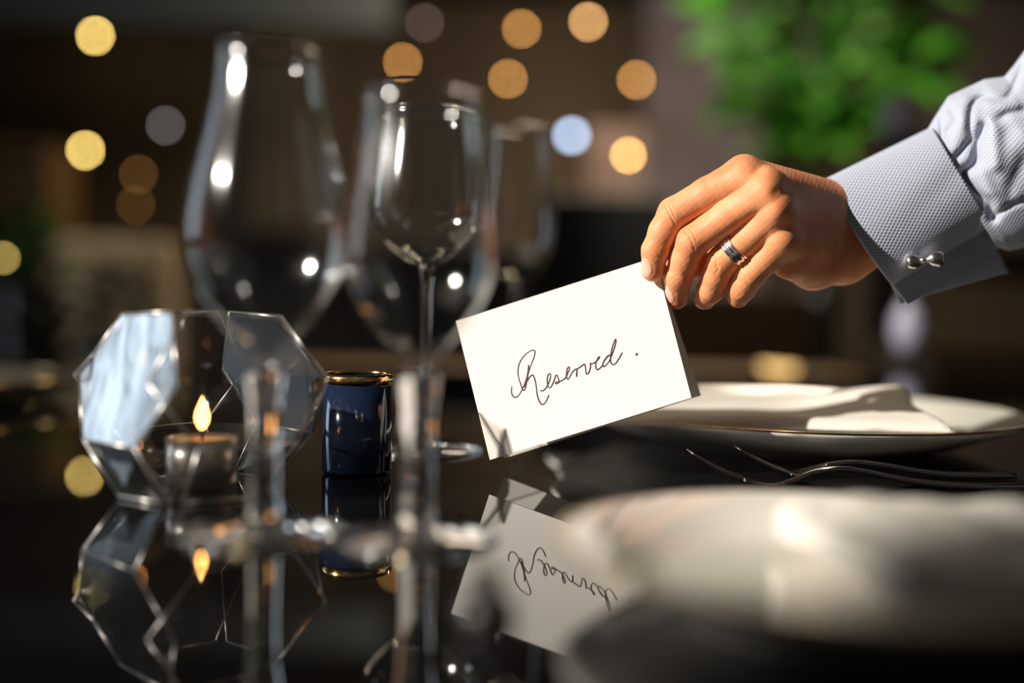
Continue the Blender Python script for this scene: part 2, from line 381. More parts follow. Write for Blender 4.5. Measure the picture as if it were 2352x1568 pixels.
# ------------------------------------------------------------------ hand (signed distance field in mm-like units of 0.2187 mm, then meshed)
U = .0002187
def P3(x, y, z): return at(x, y, .5 + z * U)
def seg(P, a, b):
    a = np.array(a[:4], float); b = np.array(b[:4], float)
    d = b[:3] - a[:3]; t = np.clip(((P - a[:3]) @ d) / (d @ d), 0, 1)
    return np.sqrt((((P - a[:3]) - t[:, None] * d) ** 2).sum(1)) - (a[3] + (b[3] - a[3]) * t)
def smin(a, b, k):
    h = np.clip(.5 + .5 * (b - a) / k, 0, 1); return b + (a - b) * h - k * h * (1 - h)
FING = {
 'index':  [(1710, 402, -42, 45), (1625, 445, -22, 38), (1548, 490, 0, 37), (1523, 532, 6, 33), (1505, 575, 12, 31), (1499, 620, 28, 27)],
 'middle': [(1758, 432, -58, 45), (1672, 495, -36, 38.5), (1592, 553, -8, 38), (1572, 595, 14, 34), (1558, 636, 34, 32), (1554, 683, 64, 26.5)],
 'ring':   [(1788, 484, -52, 43), (1720, 545, -26, 36), (1662, 598, 2, 36), (1645, 635, 26, 33), (1632, 665, 46, 31), (1619, 685, 74, 25.5)],
 'pinky':  [(1800, 552, -36, 40), (1762, 592, -18, 34), (1727, 628, 0, 33), (1712, 650, 16, 30), (1704, 664, 28, 29.5), (1695, 682, 50, 25)],
 'thumb':  [(1885, 560, 140, 52), (1775, 575, 150, 44), (1650, 600, 132, 35), (1600, 606, 124, 32), (1546, 616, 112, 27)],
}
PALM = [((1710, 402, -40, 44), (1925, 476, 158, 57)), ((1758, 430, -56, 46), (1930, 500, 154, 60)), ((1786, 482, -50, 45), (1935, 540, 160, 62)),
        ((1800, 548, -34, 44), (1930, 580, 170, 64)), ((1812, 598, 24, 44), (1868, 606, 110, 56)), ((1868, 606, 110, 56), (1940, 586, 175, 60)),
        ((1740, 440, 20, 42), (1920, 500, 175, 55)), ((1775, 520, 40, 48), (1925, 560, 185, 55)), ((1770, 575, 110, 44), (1890, 560, 165, 58))]
ARM = [((1925, 476, 158, 57), (2120, 400, 195, 56)), ((1935, 583, 170, 62), (2140, 485, 202, 60)), ((1925, 530, 172, 64), (2130, 440, 202, 62))]
CREASE = [ # (points, depth, sigma)
 ([(1527, 470), (1536, 488), (1545, 505), (1555, 520)], 1.6, 2.2), ([(1536, 470), (1545, 484), (1550, 498)], 1.2, 2.0), ([(1521, 480), (1528, 498), (1538, 512)], .9, 2),
 ([(1492, 565), (1502, 572), (1513, 580)], 1.0, 1.8), ([(1486, 580), (1496, 588), (1505, 592)], .8, 1.6),
 ([(1570, 526), (1583, 540), (1590, 556), (1596, 574)], 1.6, 2.2), ([(1580, 522), (1592, 536), (1600, 552)], 1.0, 2.0), ([(1566, 545), (1574, 560), (1582, 572)], .9, 2),
 ([(1528, 617), (1540, 624), (1548, 632), (1556, 636)], 1.2, 1.8), ([(1546, 640), (1556, 644), (1563, 650)], .8, 1.6),
 ([(1638, 585), (1645, 598), (1646, 612)], 1.6, 2.6), ([(1630, 596), (1634, 610), (1640, 620)], 1.2, 2.2), ([(1648, 610), (1651, 618), (1644, 626)], 1.6, 2.4),
 ([(1700, 628), (1710, 634), (1718, 644)], 1.0, 2.4), ([(1692, 640), (1702, 648), (1708, 656)], .8, 2.2),
 ([(1860, 662), (1900, 652), (1935, 628), (1950, 600)], 1.4, 3.0), ([(1885, 662), (1925, 648), (1962, 622)], 1.2, 2.6)]
def sdf(P):
    P = P.copy(); P[:, 2] += 24 * np.exp(-((P[:, 0] - 1785) ** 2 + (P[:, 1] - 470) ** 2) / 75.0 ** 2)
    f = None
    for k, ch in FING.items():
        g = None
        for a, b_ in zip(ch[:-1], ch[1:]):
            s = seg(P, a, b_); g = s if g is None else smin(g, s, 9)
        if k == 'thumb': th = g; continue
        f = g if f is None else smin(f, g, 3.5)
    p = None
    for a, b_ in PALM:
        s = seg(P, a, b_); p = s if p is None else smin(p, s, 22)
    d = smin(f, p, 15)
    d = smin(d, th, 14)
    a_ = None
    for a, b_ in ARM:
        s = seg(P, a, b_); a_ = s if a_ is None else smin(a_, s, 30)
    d = smin(d, a_, 26)
    # knuckle bumps, tendon ridges and joint fullness
    for (x, y, z, r, h) in ((1712, 378, -78, 24, 2.5), (1762, 408, -98, 24, 4.0), (1795, 470, -92, 24, 3.5), (1812, 550, -72, 24, 3.0), (1548, 488, -34, 20, 1.5), (1590, 552, -42, 20, 1.8), (1655, 592, -32, 20, 1.5), (1830, 622, 18, 12, 6)):
        d = d - h * np.exp(-(((P - np.array([x, y, z])) ** 2).sum(1)) / (r * r))
    for (x, y, z, r, h) in ((1742, 396, -85, 14, 2.5), (1783, 442, -98, 14, 2.5), (1806, 512, -88, 14, 2.2)):
        d = d + h * np.exp(-(((P - np.array([x, y, z])) ** 2).sum(1)) / (r * r))
    near = np.abs(d) < 8
    if near.any():
        Q = P[near]; add = np.zeros(len(Q))
        for pts, dep, sg in CREASE:
            best = np.full(len(Q), 1e9)
            for (x0, y0), (x1, y1) in zip(pts[:-1], pts[1:]):
                e = np.array([x1 - x0, y1 - y0], float); w = Q[:, :2] - np.array([x0, y0]); t = np.clip((w @ e) / (e @ e), 0, 1)
                best = np.minimum(best, ((w - t[:, None] * e) ** 2).sum(1))
            add += dep * np.exp(-best / (sg * sg)) * (Q[:, 2] < 80)
        x, y, z = Q.T
        add += .12 * np.sin(x * .19 + 1.3 * np.sin(y * .11)) * np.sin(y * .17 + z * .13) + .18 * np.sin(x * .43 + z * .3) * np.sin(y * .41 - z * .2)
        d[near] += add
    return d
def mesh_sdf(lo, hi, h, B=8):
    lo = np.array(lo, float); n = (np.ceil((np.array(hi) - lo) / h / B).astype(int)) * B
    G = np.full(n, 50.0, np.float32)
    bi = np.stack(np.meshgrid(*[np.arange(k // B) for k in n], indexing='ij'), -1).reshape(-1, 3)
    c = lo + (bi * B + (B - 1) / 2) * h
    dc = sdf(c); thr = B * h * .9 + 8
    loc = np.stack(np.meshgrid(*[np.arange(B)] * 3, indexing='ij'), -1).reshape(-1, 3)
    for k in np.where(dc < -thr)[0]:
        i = bi[k] * B; G[i[0]:i[0] + B, i[1]:i[1] + B, i[2]:i[2] + B] = -50
    act = np.where(np.abs(dc) <= thr)[0]
    for c0 in range(0, len(act), 400):
        ks = act[c0:c0 + 400]
        idx = (bi[ks] * B)[:, None, :] + loc[None]
        val = sdf((lo + idx.reshape(-1, 3) * h)).astype(np.float32)
        ii = idx.reshape(-1, 3); G[ii[:, 0], ii[:, 1], ii[:, 2]] = val
    neg = G < 0
    nx, ny, nz = G.shape
    cnt = np.zeros((nx - 1, ny - 1, nz - 1), np.float32); acc = np.zeros((nx - 1, ny - 1, nz - 1, 3), np.float32)
    corners = [(i, j, k) for i in (0, 1) for j in (0, 1) for k in (0, 1)]
    sl = lambda i, m: slice(i, m - 1 + i)
    for ax in range(3):
        for c in corners:
            if c[ax]: continue
            e = list(c); e[ax] = 1
            A = G[sl(c[0], nx), sl(c[1], ny), sl(c[2], nz)]; Bv = G[sl(e[0], nx), sl(e[1], ny), sl(e[2], nz)]
            m = (A < 0) != (Bv < 0)
            t = np.where(m, A / np.where(m, A - Bv, 1), 0)
            for q in range(3): acc[..., q] += np.where(m, c[q] + (t if q == ax else 0), 0)
            cnt += m
    on = cnt > 0; vid = np.full(on.shape, -1, np.int64); vid[on] = np.arange(on.sum())
    ci = np.argwhere(on); V = lo + (ci + acc[on] / cnt[on][:, None]) * h
    F = []
    for ax in range(3):
        s0 = [slice(1, -1)] * 3; s0[ax] = slice(0, -1); s1 = list(s0); s1[ax] = slice(1, None)
        a = neg[tuple(s0)]; b_ = neg[tuple(s1)]; ed = np.argwhere(a != b_)
        off = np.array([1, 1, 1]); off[ax] = 0; ed = ed + off
        o1, o2 = [q for q in range(3) if q != ax]
        q0 = ed.copy(); q1 = ed.copy(); q1[:, o1] -= 1; q2 = q1.copy(); q2[:, o2] -= 1; q3 = ed.copy(); q3[:, o2] -= 1
        F.append(np.stack([vid[q[:, 0], q[:, 1], q[:, 2]] for q in (q0, q1, q2, q3)], 1))
    return V, np.concatenate(F)
HV, HF = mesh_sdf((1448, 330, -140), (2235, 740, 300), 1.75)
HW = CAM + (.5 + HV[:, 2:3] * U) * (fw + (HV[:, 0:1] - 1176) / FPX * rt + (784 - HV[:, 1:2]) / FPX * up)
person = obj('person', HW, HF, m_skin)
tag(person, 'person in a pale blue shirt with french cuff, hand with ring holding the reserved card', 'person')

def march(p, d, maxd=120):
    p = np.array(p, float); d = np.array(d, float); d /= np.linalg.norm(d)
    t = np.zeros(len(p))
    for _ in range(40):
        s = sdf(p + t[:, None] * d); t = np.clip(t + s * .8, 0, maxd)
    return p + t[:, None] * d
def nail(center, n_in, axis, ln, wd):
    n_in = np.array(n_in, float); n_in /= np.linalg.norm(n_in); axis = np.array(axis, float); axis -= n_in * (axis @ n_in); axis /= np.linalg.norm(axis)
    sd_ = np.cross(n_in, axis); k = 16; S = []
    for i in range(k + 1):
        for j in range(k + 1):
            a = i / k * 2 - 1; b_ = j / k * 2 - 1
            x = a * math.sqrt(1 - b_ * b_ / 2); y = b_ * math.sqrt(1 - a * a / 2)
            S.append(np.array(center) + axis * x * ln + sd_ * y * wd - n_in * 60)
    Q = march(S, n_in); V = []; N = (k + 1) ** 2
    for s_ in (0, 1):
        for q, i in zip(Q, range(N)):
            a = (i // (k + 1)) / k * 2 - 1; b_ = (i % (k + 1)) / k * 2 - 1
            e = max(abs(a), abs(b_)); V.append(q - n_in * ((1.3 - 1.1 * e ** 6) if s_ == 0 else -2.0))
    I = lambda s, i, j: s * N + i * (k + 1) + j; F = []
    for s_ in (0, 1):
        for i in range(k):
            for j in range(k): F.append((I(s_, i, j), I(s_, i + 1, j), I(s_, i + 1, j + 1), I(s_, i, j + 1)))
    for i in range(k):
        for j in (0, k):
            F.append((I(0, i, j), I(0, i + 1, j), I(1, i + 1, j), I(1, i, j))); F.append((I(0, j, i), I(0, j, i + 1), I(1, j, i + 1), I(1, j, i)))
    obj('fingernail', [P3(*v) for v in V], F, m_nail, person)
nail((1500, 614, 26), (.62, -.05, .80), (-.15, 1, .25), 23, 17)
nail((1556, 674, 58), (.74, -.05, .66), (.10, 1, .45), 23, 17)
nail((1620, 694, 72), (.80, -.45, .35), (-.2, .8, .6), 13, 11)

# ring on the ring finger
def ring():
    a = np.array((1720, 545, -26.)); b_ = np.array((1662, 598, 2.)); ax = (b_ - a) / np.linalg.norm(b_ - a)
    c = np.array((1690, 571, -12.)); r = 38.5
    w = 15.0
    prof = [(r - 2, -w), (r + .8, -w + 1), (r + 2.0, -w + 5), (r + .6, -w + 7), (r - .2, -w + 8), (r + 1.5, -3.5), (r + 2.2, 0), (r + 1.5, 3.5), (r - .2, w - 8), (r + .6, w - 7), (r + 2.0, w - 5), (r + .8, w - 1), (r - 2, w)]
    q = Vector(ax).to_track_quat('Z', 'Y').to_matrix(); V = []; F = []; n = 96; m = len(prof)
    for (rr, z) in prof:
        for k in range(n):
            A = 2 * math.pi * k / n; p = q @ Vector((rr * math.cos(A), rr * math.sin(A), z)); V.append(P3(*(c + np.array(p))))
    for i in range(m):
        for k in range(n): F.append((i * n + k, i * n + (k + 1) % n, ((i + 1) % m) * n + (k + 1) % n, ((i + 1) % m) * n + k))
    obj('ring', V, F, m_silver, person)['label'] = 'silver grooved ring on the ring finger'
ring()

# ------------------------------------------------------------------ shirt cuff and sleeve
def lerp(a, b_, t): return np.array(a, float) * (1 - t) + np.array(b_, float) * t
def cuff_b(s):
    e = max(0.0, 1 - ((s - .41) / .43) ** 2) ** .5 if abs(s - .41) < .43 else 0.0
    return 82 * e + 4.0
def cuff_front(s, t):
    top = lerp((1899, 411), (2141, 293), t); bot = lerp((2085, 699), (2304, 562), t)
    p = lerp(top, bot, s); axd = np.array([242, -118.]) / 269
    p = p - axd * 13 * math.sin(math.pi * s) * (1 - .9 * t)
    z = 160 + 44 * t - cuff_b(s) * (.97 + .18 * t) + 1.8 * math.sin(7 * s + 3 * t) + 2.4 * math.exp(-((s - .62 + .25 * t) / .10) ** 2) * t * 2
    return np.array([p[0], p[1], z])
def cuff_back(s, t):
    top = lerp((1899, 411), (2141, 293), t)
    bot = (1 - t) ** 2 * np.array([2070., 699]) + 2 * t * (1 - t) * np.array([2150., 668]) + t * t * np.array([2317., 626])
    p = lerp(top, bot, s); axd = np.array([242, -118.]) / 269
    p = p + axd * 10 * math.sin(math.pi * s) * (1 - t)
    z = 160 + 44 * t + cuff_b(s) + 34 * s * s + 4 * math.sin(5 * t) * s
    return np.array([p[0], p[1], z])
def loft(name, fn, ns, nt_, m, parent, uscale, vlen, th):
    V = []; F = []; UVS = []
    for j in range(nt_ + 1):
        prev = None; acc = 0
        for i in range(ns + 1):
            p = fn(i / ns, j / nt_); w = P3(*p)
            if prev is not None: acc += np.linalg.norm(w - prev) * 1000
            prev = w; V.append(w); UVS.append((j / nt_ * uscale, acc))
    for j in range(nt_):
        for i in range(ns):
            a = j * (ns + 1) + i; F.append((a, a + 1, a + ns + 2, a + ns + 1))
    o = obj(name, V, F, m, parent, True, UVS)
    md = o.modifiers.new('thick', 'SOLIDIFY'); md.thickness = th; md.offset = 0; md.use_rim = True
    return o
def cuff_all(q, t):
    # q 0..1 goes front hem -> over the top -> back hem, with a rounded top
    if q < .5: return cuff_front(1 - q * 2, t)
    return cuff_back(q * 2 - 1, t)
cuff = loft('shirt_cuff', cuff_all, 150, 60, m_shirt, person, 60.0, 1, .0011)

VAL = [ # fold valleys: points, depth, sigma, shadow-side step
 ([(1240,120),(1170,280),(1120,325),(1000,315),(940,370),(925,480),(930,560),(850,660)], 13, 6.5),
 ([(1010,480),(985,540),(970,600),(960,690),(890,750)], 22, 9),
 ([(1240,390),(1150,410),(1090,450)], 13, 9),
 ([(890,770),(960,860),(1040,920),(1062,1010)], 16, 9),
 ([(1240,910),(1150,950),(1070,1010)], 9, 6),
 ([(1240,690),(1180,800),(1160,880)], 6, 12),
 ([(830,400),(850,450),(800,520)], 8, 8),
 ([(760,440),(765,540)], 7, 4)]
VAL = [([(1860 + x / 2.53, 100 + y / 2.53) for x, y in P], d_, s_) for P, d_, s_ in VAL]
RID = [([(1070,480),(1075,600),(1075,700)], 13, 12), ([(900,330),(880,460),(840,600)], 9, 14), ([(1240,560),(1160,640),(1120,780)], 9, 20), ([(1060,350),(1180,370)], 7, 14), ([(1100,900),(1180,880)], 6, 16), ([(1010,760),(1040,860)], 8, 12)]
RID = [([(1860 + x / 2.53, 100 + y / 2.53) for x, y in P], d_, s_) for P, d_, s_ in RID]
VAL = [([tuple(q) for q in catmull(P, 4)], d_, s_) for P, d_, s_ in VAL]; RID = [([tuple(q) for q in catmull(P, 4)], d_, s_) for P, d_, s_ in RID]
def pd(x, y, pts):
    b_ = 1e9
    for (x0, y0), (x1, y1) in zip(pts[:-1], pts[1:]):
        ex, ey = x1 - x0, y1 - y0; t = max(0, min(1, ((x - x0) * ex + (y - y0) * ey) / (ex * ex + ey * ey)))
        b_ = min(b_, (x - x0 - t * ex) ** 2 + (y - y0 - t * ey) ** 2)
    return b_
TOPS = np.array([(2128, 305), (2150, 268), (2166, 243), (2180, 222), (2212, 207), (2262, 184), (2308, 178), (2330, 152), (2352, 122), (2400, 60), (2480, -20), (2600, -130), (2830, -330), (3060, -530)], float)
BOTS = np.array([(2290, 566), (2318, 574), (2345, 568), (2375, 558), (2420, 545), (2470, 528), (2520, 510), (2570, 492), (2620, 475), (2700, 440), (2800, 390), (2950, 320), (3190, 110), (3430, -100)], float)
def slv(q, t):
    k = min(t * 13 if t < .9 else 11.7 + (t - .9) * 13, 13) * (len(TOPS) - 1) / 13; i = min(int(k), len(TOPS) - 2); f = k - i
    tp = lerp(TOPS[i], TOPS[i + 1], f); bt = lerp(BOTS[i], BOTS[i + 1], f)
    a = math.pi * 2 * q   # q=0 bottom, .25 front, .5 top, .75 back
    s = .5 - .5 * math.cos(a)
    p = lerp(bt, tp, s); dep = 78 + 60 * min(1, t * 2.5)
    z = 207 + 78 * t - dep * math.sin(a)
    if q < .5:
        for pts, d_, sg in VAL: z += d_ * math.exp(-pd(p[0], p[1], pts) / (sg * sg * 1.7))
        for pts, d_, sg in RID: z -= 1.3 * d_ * math.exp(-pd(p[0], p[1], pts) / (sg * sg * 2.2))
    z += 2 * math.sin(20 * t + 5 * q) * min(1, t * 6)
    return np.array([p[0], p[1], z])
loft('shirt_sleeve', slv, 300, 150, m_shirt, person, 150.0, 1, .0010)

# cufflink: two rounded silver barrels on a short bar
cf = cuff_front(.80, .18)
def link_piece(name, c, ax, prof):
    q = Vector(ax).to_track_quat('Z', 'Y').to_matrix(); V = []; F = []; n = 40; m = len(prof)
    for (rr, z) in prof:
        for k in range(n):
            A = 2 * math.pi * k / n; p = q @ Vector((rr * math.cos(A), rr * math.sin(A), z)); V.append(P3(*(np.array(c) + np.array(p))))
    for i in range(m - 1):
        for k in range(n): F.append((i * n + k, i * n + (k + 1) % n, (i + 1) * n + (k + 1) % n, (i + 1) * n + k))
    F.append(tuple(range(n))); F.append(tuple((m - 1) * n + k for k in range(n)))
    return obj(name, V, F, m_silver, cuff)
zc = cf[2] - 22
bead = [(1, -20), (12, -18), (17.5, -11), (19, -2), (17, 8), (11, 16), (5, 21)]
link_piece('cufflink_bead', (2099, 600, zc), (1, -.05, .1), bead)
link_piece('cufflink_bead', (2146, 594, zc), (-1, .12, .15), [(1, -25), (12, -24), (17, -20), (19.5, -8), (18, 4), (12, 14), (5, 21)])
link_piece('cufflink_bar', (2122, 597, zc - 2), (1, -.12, 0), [(2, -9), (6, -8), (6, 8), (2, 9)])
link_piece('cufflink_post', (2122, 599, zc + 14), (0, 0, 1), [(5, -14), (5, 14)])

# ------------------------------------------------------------------ wine glasses
def wine_glass(px, d, rb, rr, h, stem, label, foot=.032, sw=.0027, uw=.38, ex=.62):
    x = (px - 1176) / FPX * d; c = (x, d, 0)
    t = thing('wine_glass', c, label, 'glass', 'empty wine glasses')
    w = .0011; H = h - stem; prof = []
    N = 26
    for i in range(N + 1):
        u = i / N; z = stem + H * u
        if u < uw: r = rb * math.sin(math.pi / 2 * (u / uw)) ** ex
        else: k = (u - uw) / (1 - uw); r = rb + (rr - rb) * (k * k * (3 - 2 * k))
        prof.append((max(r, .0035), z))
    outer = [(.0035, stem - .003)] + prof
    inner = [(max(r - w, .0005), z + (w * 3 if i < 3 else 0)) for i, (r, z) in enumerate(prof)][::-1]
    MB().lathe(outer + [(rr - w * .4, h + .0005)] + inner, c, 72).build('bowl', m_bowl, t)
    MB().lathe([(rr - w / 2 + .00085 * math.cos(q * math.pi / 4), h + .00085 * math.sin(q * math.pi / 4)) for q in range(8)], c, 72, closed=True).build('rim', m_glass, t)
    MB().lathe([(sw + .0012, .0045), (sw + .0003, .012), (sw, stem * .5), (sw + .0004, stem - .012), (sw + .0018, stem - .002), (sw + .001, stem + .001)], c, 32).build('stem', m_glass, t)
    MB().lathe([(0, .0003), (foot, .0003), (foot + .0004, .0012), (foot - .001, .0020), (foot * .5, .0030), (.008, .0044), (.0038, .0062), (0, .0062)], c, 72).build('foot', m_glass, t)
    return t
wine_glass(610, .365, .0294, .0180, .176, .060, 'tall blurred wine glass standing in front of the candle holder, largest of the glasses', .030, .0052, .42, .95)
wine_glass(962, .362, .0272, .0215, .160, .060, 'blurred wine glass standing right against the left edge of the card', .030, .0060, .42, .95)
wine_glass(978, .585, .0355, .0290, .197, .108, 'clear wine glass with the sharpest outline, seen through the nearer one', .034)
wine_glass(1185, .800, .0300, .0240, .228, .100, 'faint wine glass standing behind the top edge of the card', .034)

m_navy = mat('navy_glass', (.010, .018, .045), .12, 0, Coat_Weight=.5)
tm = thing('tumbler', (-.078, .505, 0), 'small dark navy tumbler with a gold rim band, behind the blurred glass stems', 'tumbler')
MB().lathe([(0, .0005), (.0165, .0005), (.0175, .002), (.0180, .049), (.0168, .049), (.0163, .005), (0, .005)], (-.078, .505, 0), 56).build('body', m_navy, tm)
MB().lathe([(.0178, .0455), (.0183, .0455), (.0184, .0505), (.0166, .0505), (.0166, .0488), (.0179, .0488)], (-.078, .505, 0), 56, closed=True).build('rim_band', m_gold, tm)

# ------------------------------------------------------------------ faceted candle holder
def ray_plane(x, y, p0, n):
    d = at(x, y, 1.0) - CAM; return CAM + d * (np.dot(p0 - CAM, n) / np.dot(d, n))
HC = np.array([(465 - 1176) / FPX * .45, .45, 0])
gp = np.array([at(280, 722, .450), at(395, 718, .416), at(405, 885, .400), at(310, 1030, .405), at(190, 1010, .440), at(183, 860, .444)])
pa = gp.mean(0); pn = np.linalg.svd(gp - pa)[2][2]
T1, T2, M2, M3, M1b, M1 = [ray_plane(x, y, pa, pn) for x, y in ((280, 722), (395, 718), (405, 885), (310, 1030), (190, 1010), (183, 860))]
B1 = np.array([*at(375, 1160, .414)[:2], .001]); B0 = np.array([*at(272, 1146, .428)[:2], .001])
T1, T2, M2, M3, M1b, M1, B1, B0 = [p - HC for p in (T1, T2, M2, M3, M1b, M1, B1, B0)]
mx = lambda p: np.array([-p[0], p[1], p[2]]); my = lambda p: np.array([p[0], -p[1], p[2]])
m_pearl = thin_glass('pearly_glass', .30, (.52, .54, .55), .14, True)
m_facet = thin_glass('panel_glass', .05, (.965, .96, .95), .02)
m_lead = mat('silver_seam', (.62, .60, .58), .35, 1)
holder = thing('candle_holder', tuple(HC), 'faceted glass candle holder with pearly side panels, lit tealight inside', 'candle holder')
def facet(name, pts, m, th=.0016):
    pts = [np.array(p) for p in pts]; c = sum(pts) / len(pts)
    n = np.zeros(3)
    for i in range(len(pts)): n += np.cross(pts[i] - c, pts[(i + 1) % len(pts)] - c)
    n /= np.linalg.norm(n); 
    if np.dot(n, c - np.array([0, 0, .04])) < 0: n = -n
    pts = [c + (p - c) * .985 for p in pts]
    k = len(pts); V = [p + HC for p in pts] + [p + HC - n * th for p in pts]
    F = [tuple(range(k)), tuple(range(2 * k - 1, k - 1, -1))] + [(i, (i + 1) % k, k + (i + 1) % k, k + i) for i in range(k)]
    return obj(name, V, F, m, holder, False)
side = [T1, T2, M2, M3, M1b, M1]; low = [M1b, M3, B1, B0]
for fx in (lambda p: p, mx, my, lambda p: mx(my(p))):
    front_l = fx is not my and True
    facet('side_panel', [fx(p) for p in side], m_pearl if fx(T1)[0] < 0 and fx(T2)[1] < 0 else m_facet)
    facet('lower_panel', [fx(p) for p in low], m_pearl if fx(T1)[0] < 0 and fx(T2)[1] < 0 else m_facet)
for fx in (lambda p: p, my):
    g = lambda p: fx(p)
    facet('clear_panel', [g(T2), g(mx(T2)), g(mx(M2)), g(M2)], m_facet)
    facet('clear_panel', [g(M2), g(mx(M2)), g(mx(M3)), g(M3)], m_facet)
    facet('clear_panel', [g(M3), g(mx(M3)), g(mx(B1)), g(B1)], m_facet)
for fx in (lambda p: p, mx):
    facet('end_panel', [fx(M1), fx(my(M1)), fx(my(M1b)), fx(M1b)], m_facet)
    facet('end_panel', [fx(T1), fx(my(T1)), fx(my(M1)), fx(M1)], m_facet)
    facet('end_panel', [fx(M1b), fx(my(M1b)), fx(my(B0)), fx(B0)], m_facet)
facet('base_plate', [B0, B1, mx(B1), mx(B0), mx(my(B0)), mx(my(B1)), my(B1), my(B0)], m_facet, .001)
seam = MB()
E = [(T1, T2), (T2, M2), (M2, M3), (M3, M1b), (M1b, M1), (M1, T1), (M3, B1), (M1b, B0), (B0, B1)]
for fx in (lambda p: p, mx, my, lambda p: mx(my(p))):
    for a, b_ in E: seam.tube([fx(a) + HC + np.array([0, 0, .0003]), fx(b_) + HC + np.array([0, 0, .0003])],   .00045, 8)
seam.build('metal_seam', m_lead, holder)

candle = thing('tealight_candle', (HC[0], .45, 0), 'lit tealight candle burning inside the faceted glass holder', 'candle')
cc = (HC[0], .45, 0)
MB().lathe([(0, .0035), (.0155, .0035), (.0158, .024), (.0150, .024), (.0148, .006), (0, .006)], cc, 48).build('cup', mat('tealight_cup', (.55, .5, .45), .3, .8), candle)
m_wax = mat('wax', (.85, .55, .32), .4, Subsurface_Weight=.8, Subsurface_Scale=.01)
MB().lathe([(0, .0062), (.0146, .0062), (.0146, .0222), (.0135, .0228), (0, .0222)], cc, 48).build('wax', m_wax, candle)
MB().tube([(cc[0], cc[1], .022), (cc[0] + .0004, cc[1], .028)], .0006, 8).build('wick', m_dark, candle)
m_fl = emis('flame', (1, .42, .10), 9)
MB().lathe([(0, .0268), (.0016, .0278), (.0030, .0305), (.0034, .033), (.0028, .0362), (.0014, .0395), (.0001, .0425)], cc, 24).build('flame', m_fl, candle)

# ------------------------------------------------------------------ small black stopper, nearest thing
st = thing('stopper', ((1128 - 1176) / FPX * .268, .268, 0), 'small black knob-topped stopper standing on the table, blurred, below the card', 'stopper')
MB().lathe([(0, 0), (.0075, 0), (.0082, .002), (.0070, .0055), (.0036, .0070), (.0026, .0085)], tuple(st.location), 40).build('base', mat('black_gloss', (.01, .008, .007), .4), st)
MB().lathe([(.0026, .0083), (.0040, .0095), (.0044, .0115), (.0032, .0140), (0, .0148)], tuple(st.location), 32).build('knob', mat('black_gloss', (.01, .008, .007), .4), st)

# ------------------------------------------------------------------ background: bench, lamps, plants, chairs
m_tan = mat('tan_wood', (.42, .27, .14), .45); noise_color(m_tan, (.32, .20, .10), (.48, .32, .18), 6, 3, 0, (1, 8, 8))
bt = thing('bench', (.15, 1.75, -.74), 'long tan wooden bench standing beyond the far edge of the black table', 'bench')
p0 = at(560, 850, 1.62); p1 = at(2010, 862, 1.62)
MB().box((p0[0], 1.50, -.050), (p1[0], 1.85, -.018)).build('seat', m_tan, bt, False)
for x in (p0[0] + .06, p1[0] - .06):
    for y in (1.56, 1.80): MB().box((x - .02, y - .02, -.74), (x + .02, y + .02, -.05)).build('leg', m_dark, bt, False)
bl = thing('bar_glint', tuple(at(1785, 862, 1.68)), 'short golden bar on the wooden bench, its glow standing in for a highlight', 'lamp')
a_, b2 = at(1745, 843, 1.68), at(1828, 850, 1.68)
MB().tube([a_, b2], .006, 12).build('glowing_tube', emis('golden_glow', (1, .62, .22), 2.3), bl)  # emissive tube added in place of a reflected highlight
MB().box((a_[0] - .004, a_[1] - .008, -.018), (a_[0] + .004, a_[1] + .008, a_[2])).build('bracket', m_dark, bl, False); MB().box((b2[0] - .004, b2[1] - .008, -.018), (b2[0] + .004, b2[1] + .008, b2[2])).build('bracket', m_dark, bl, False)

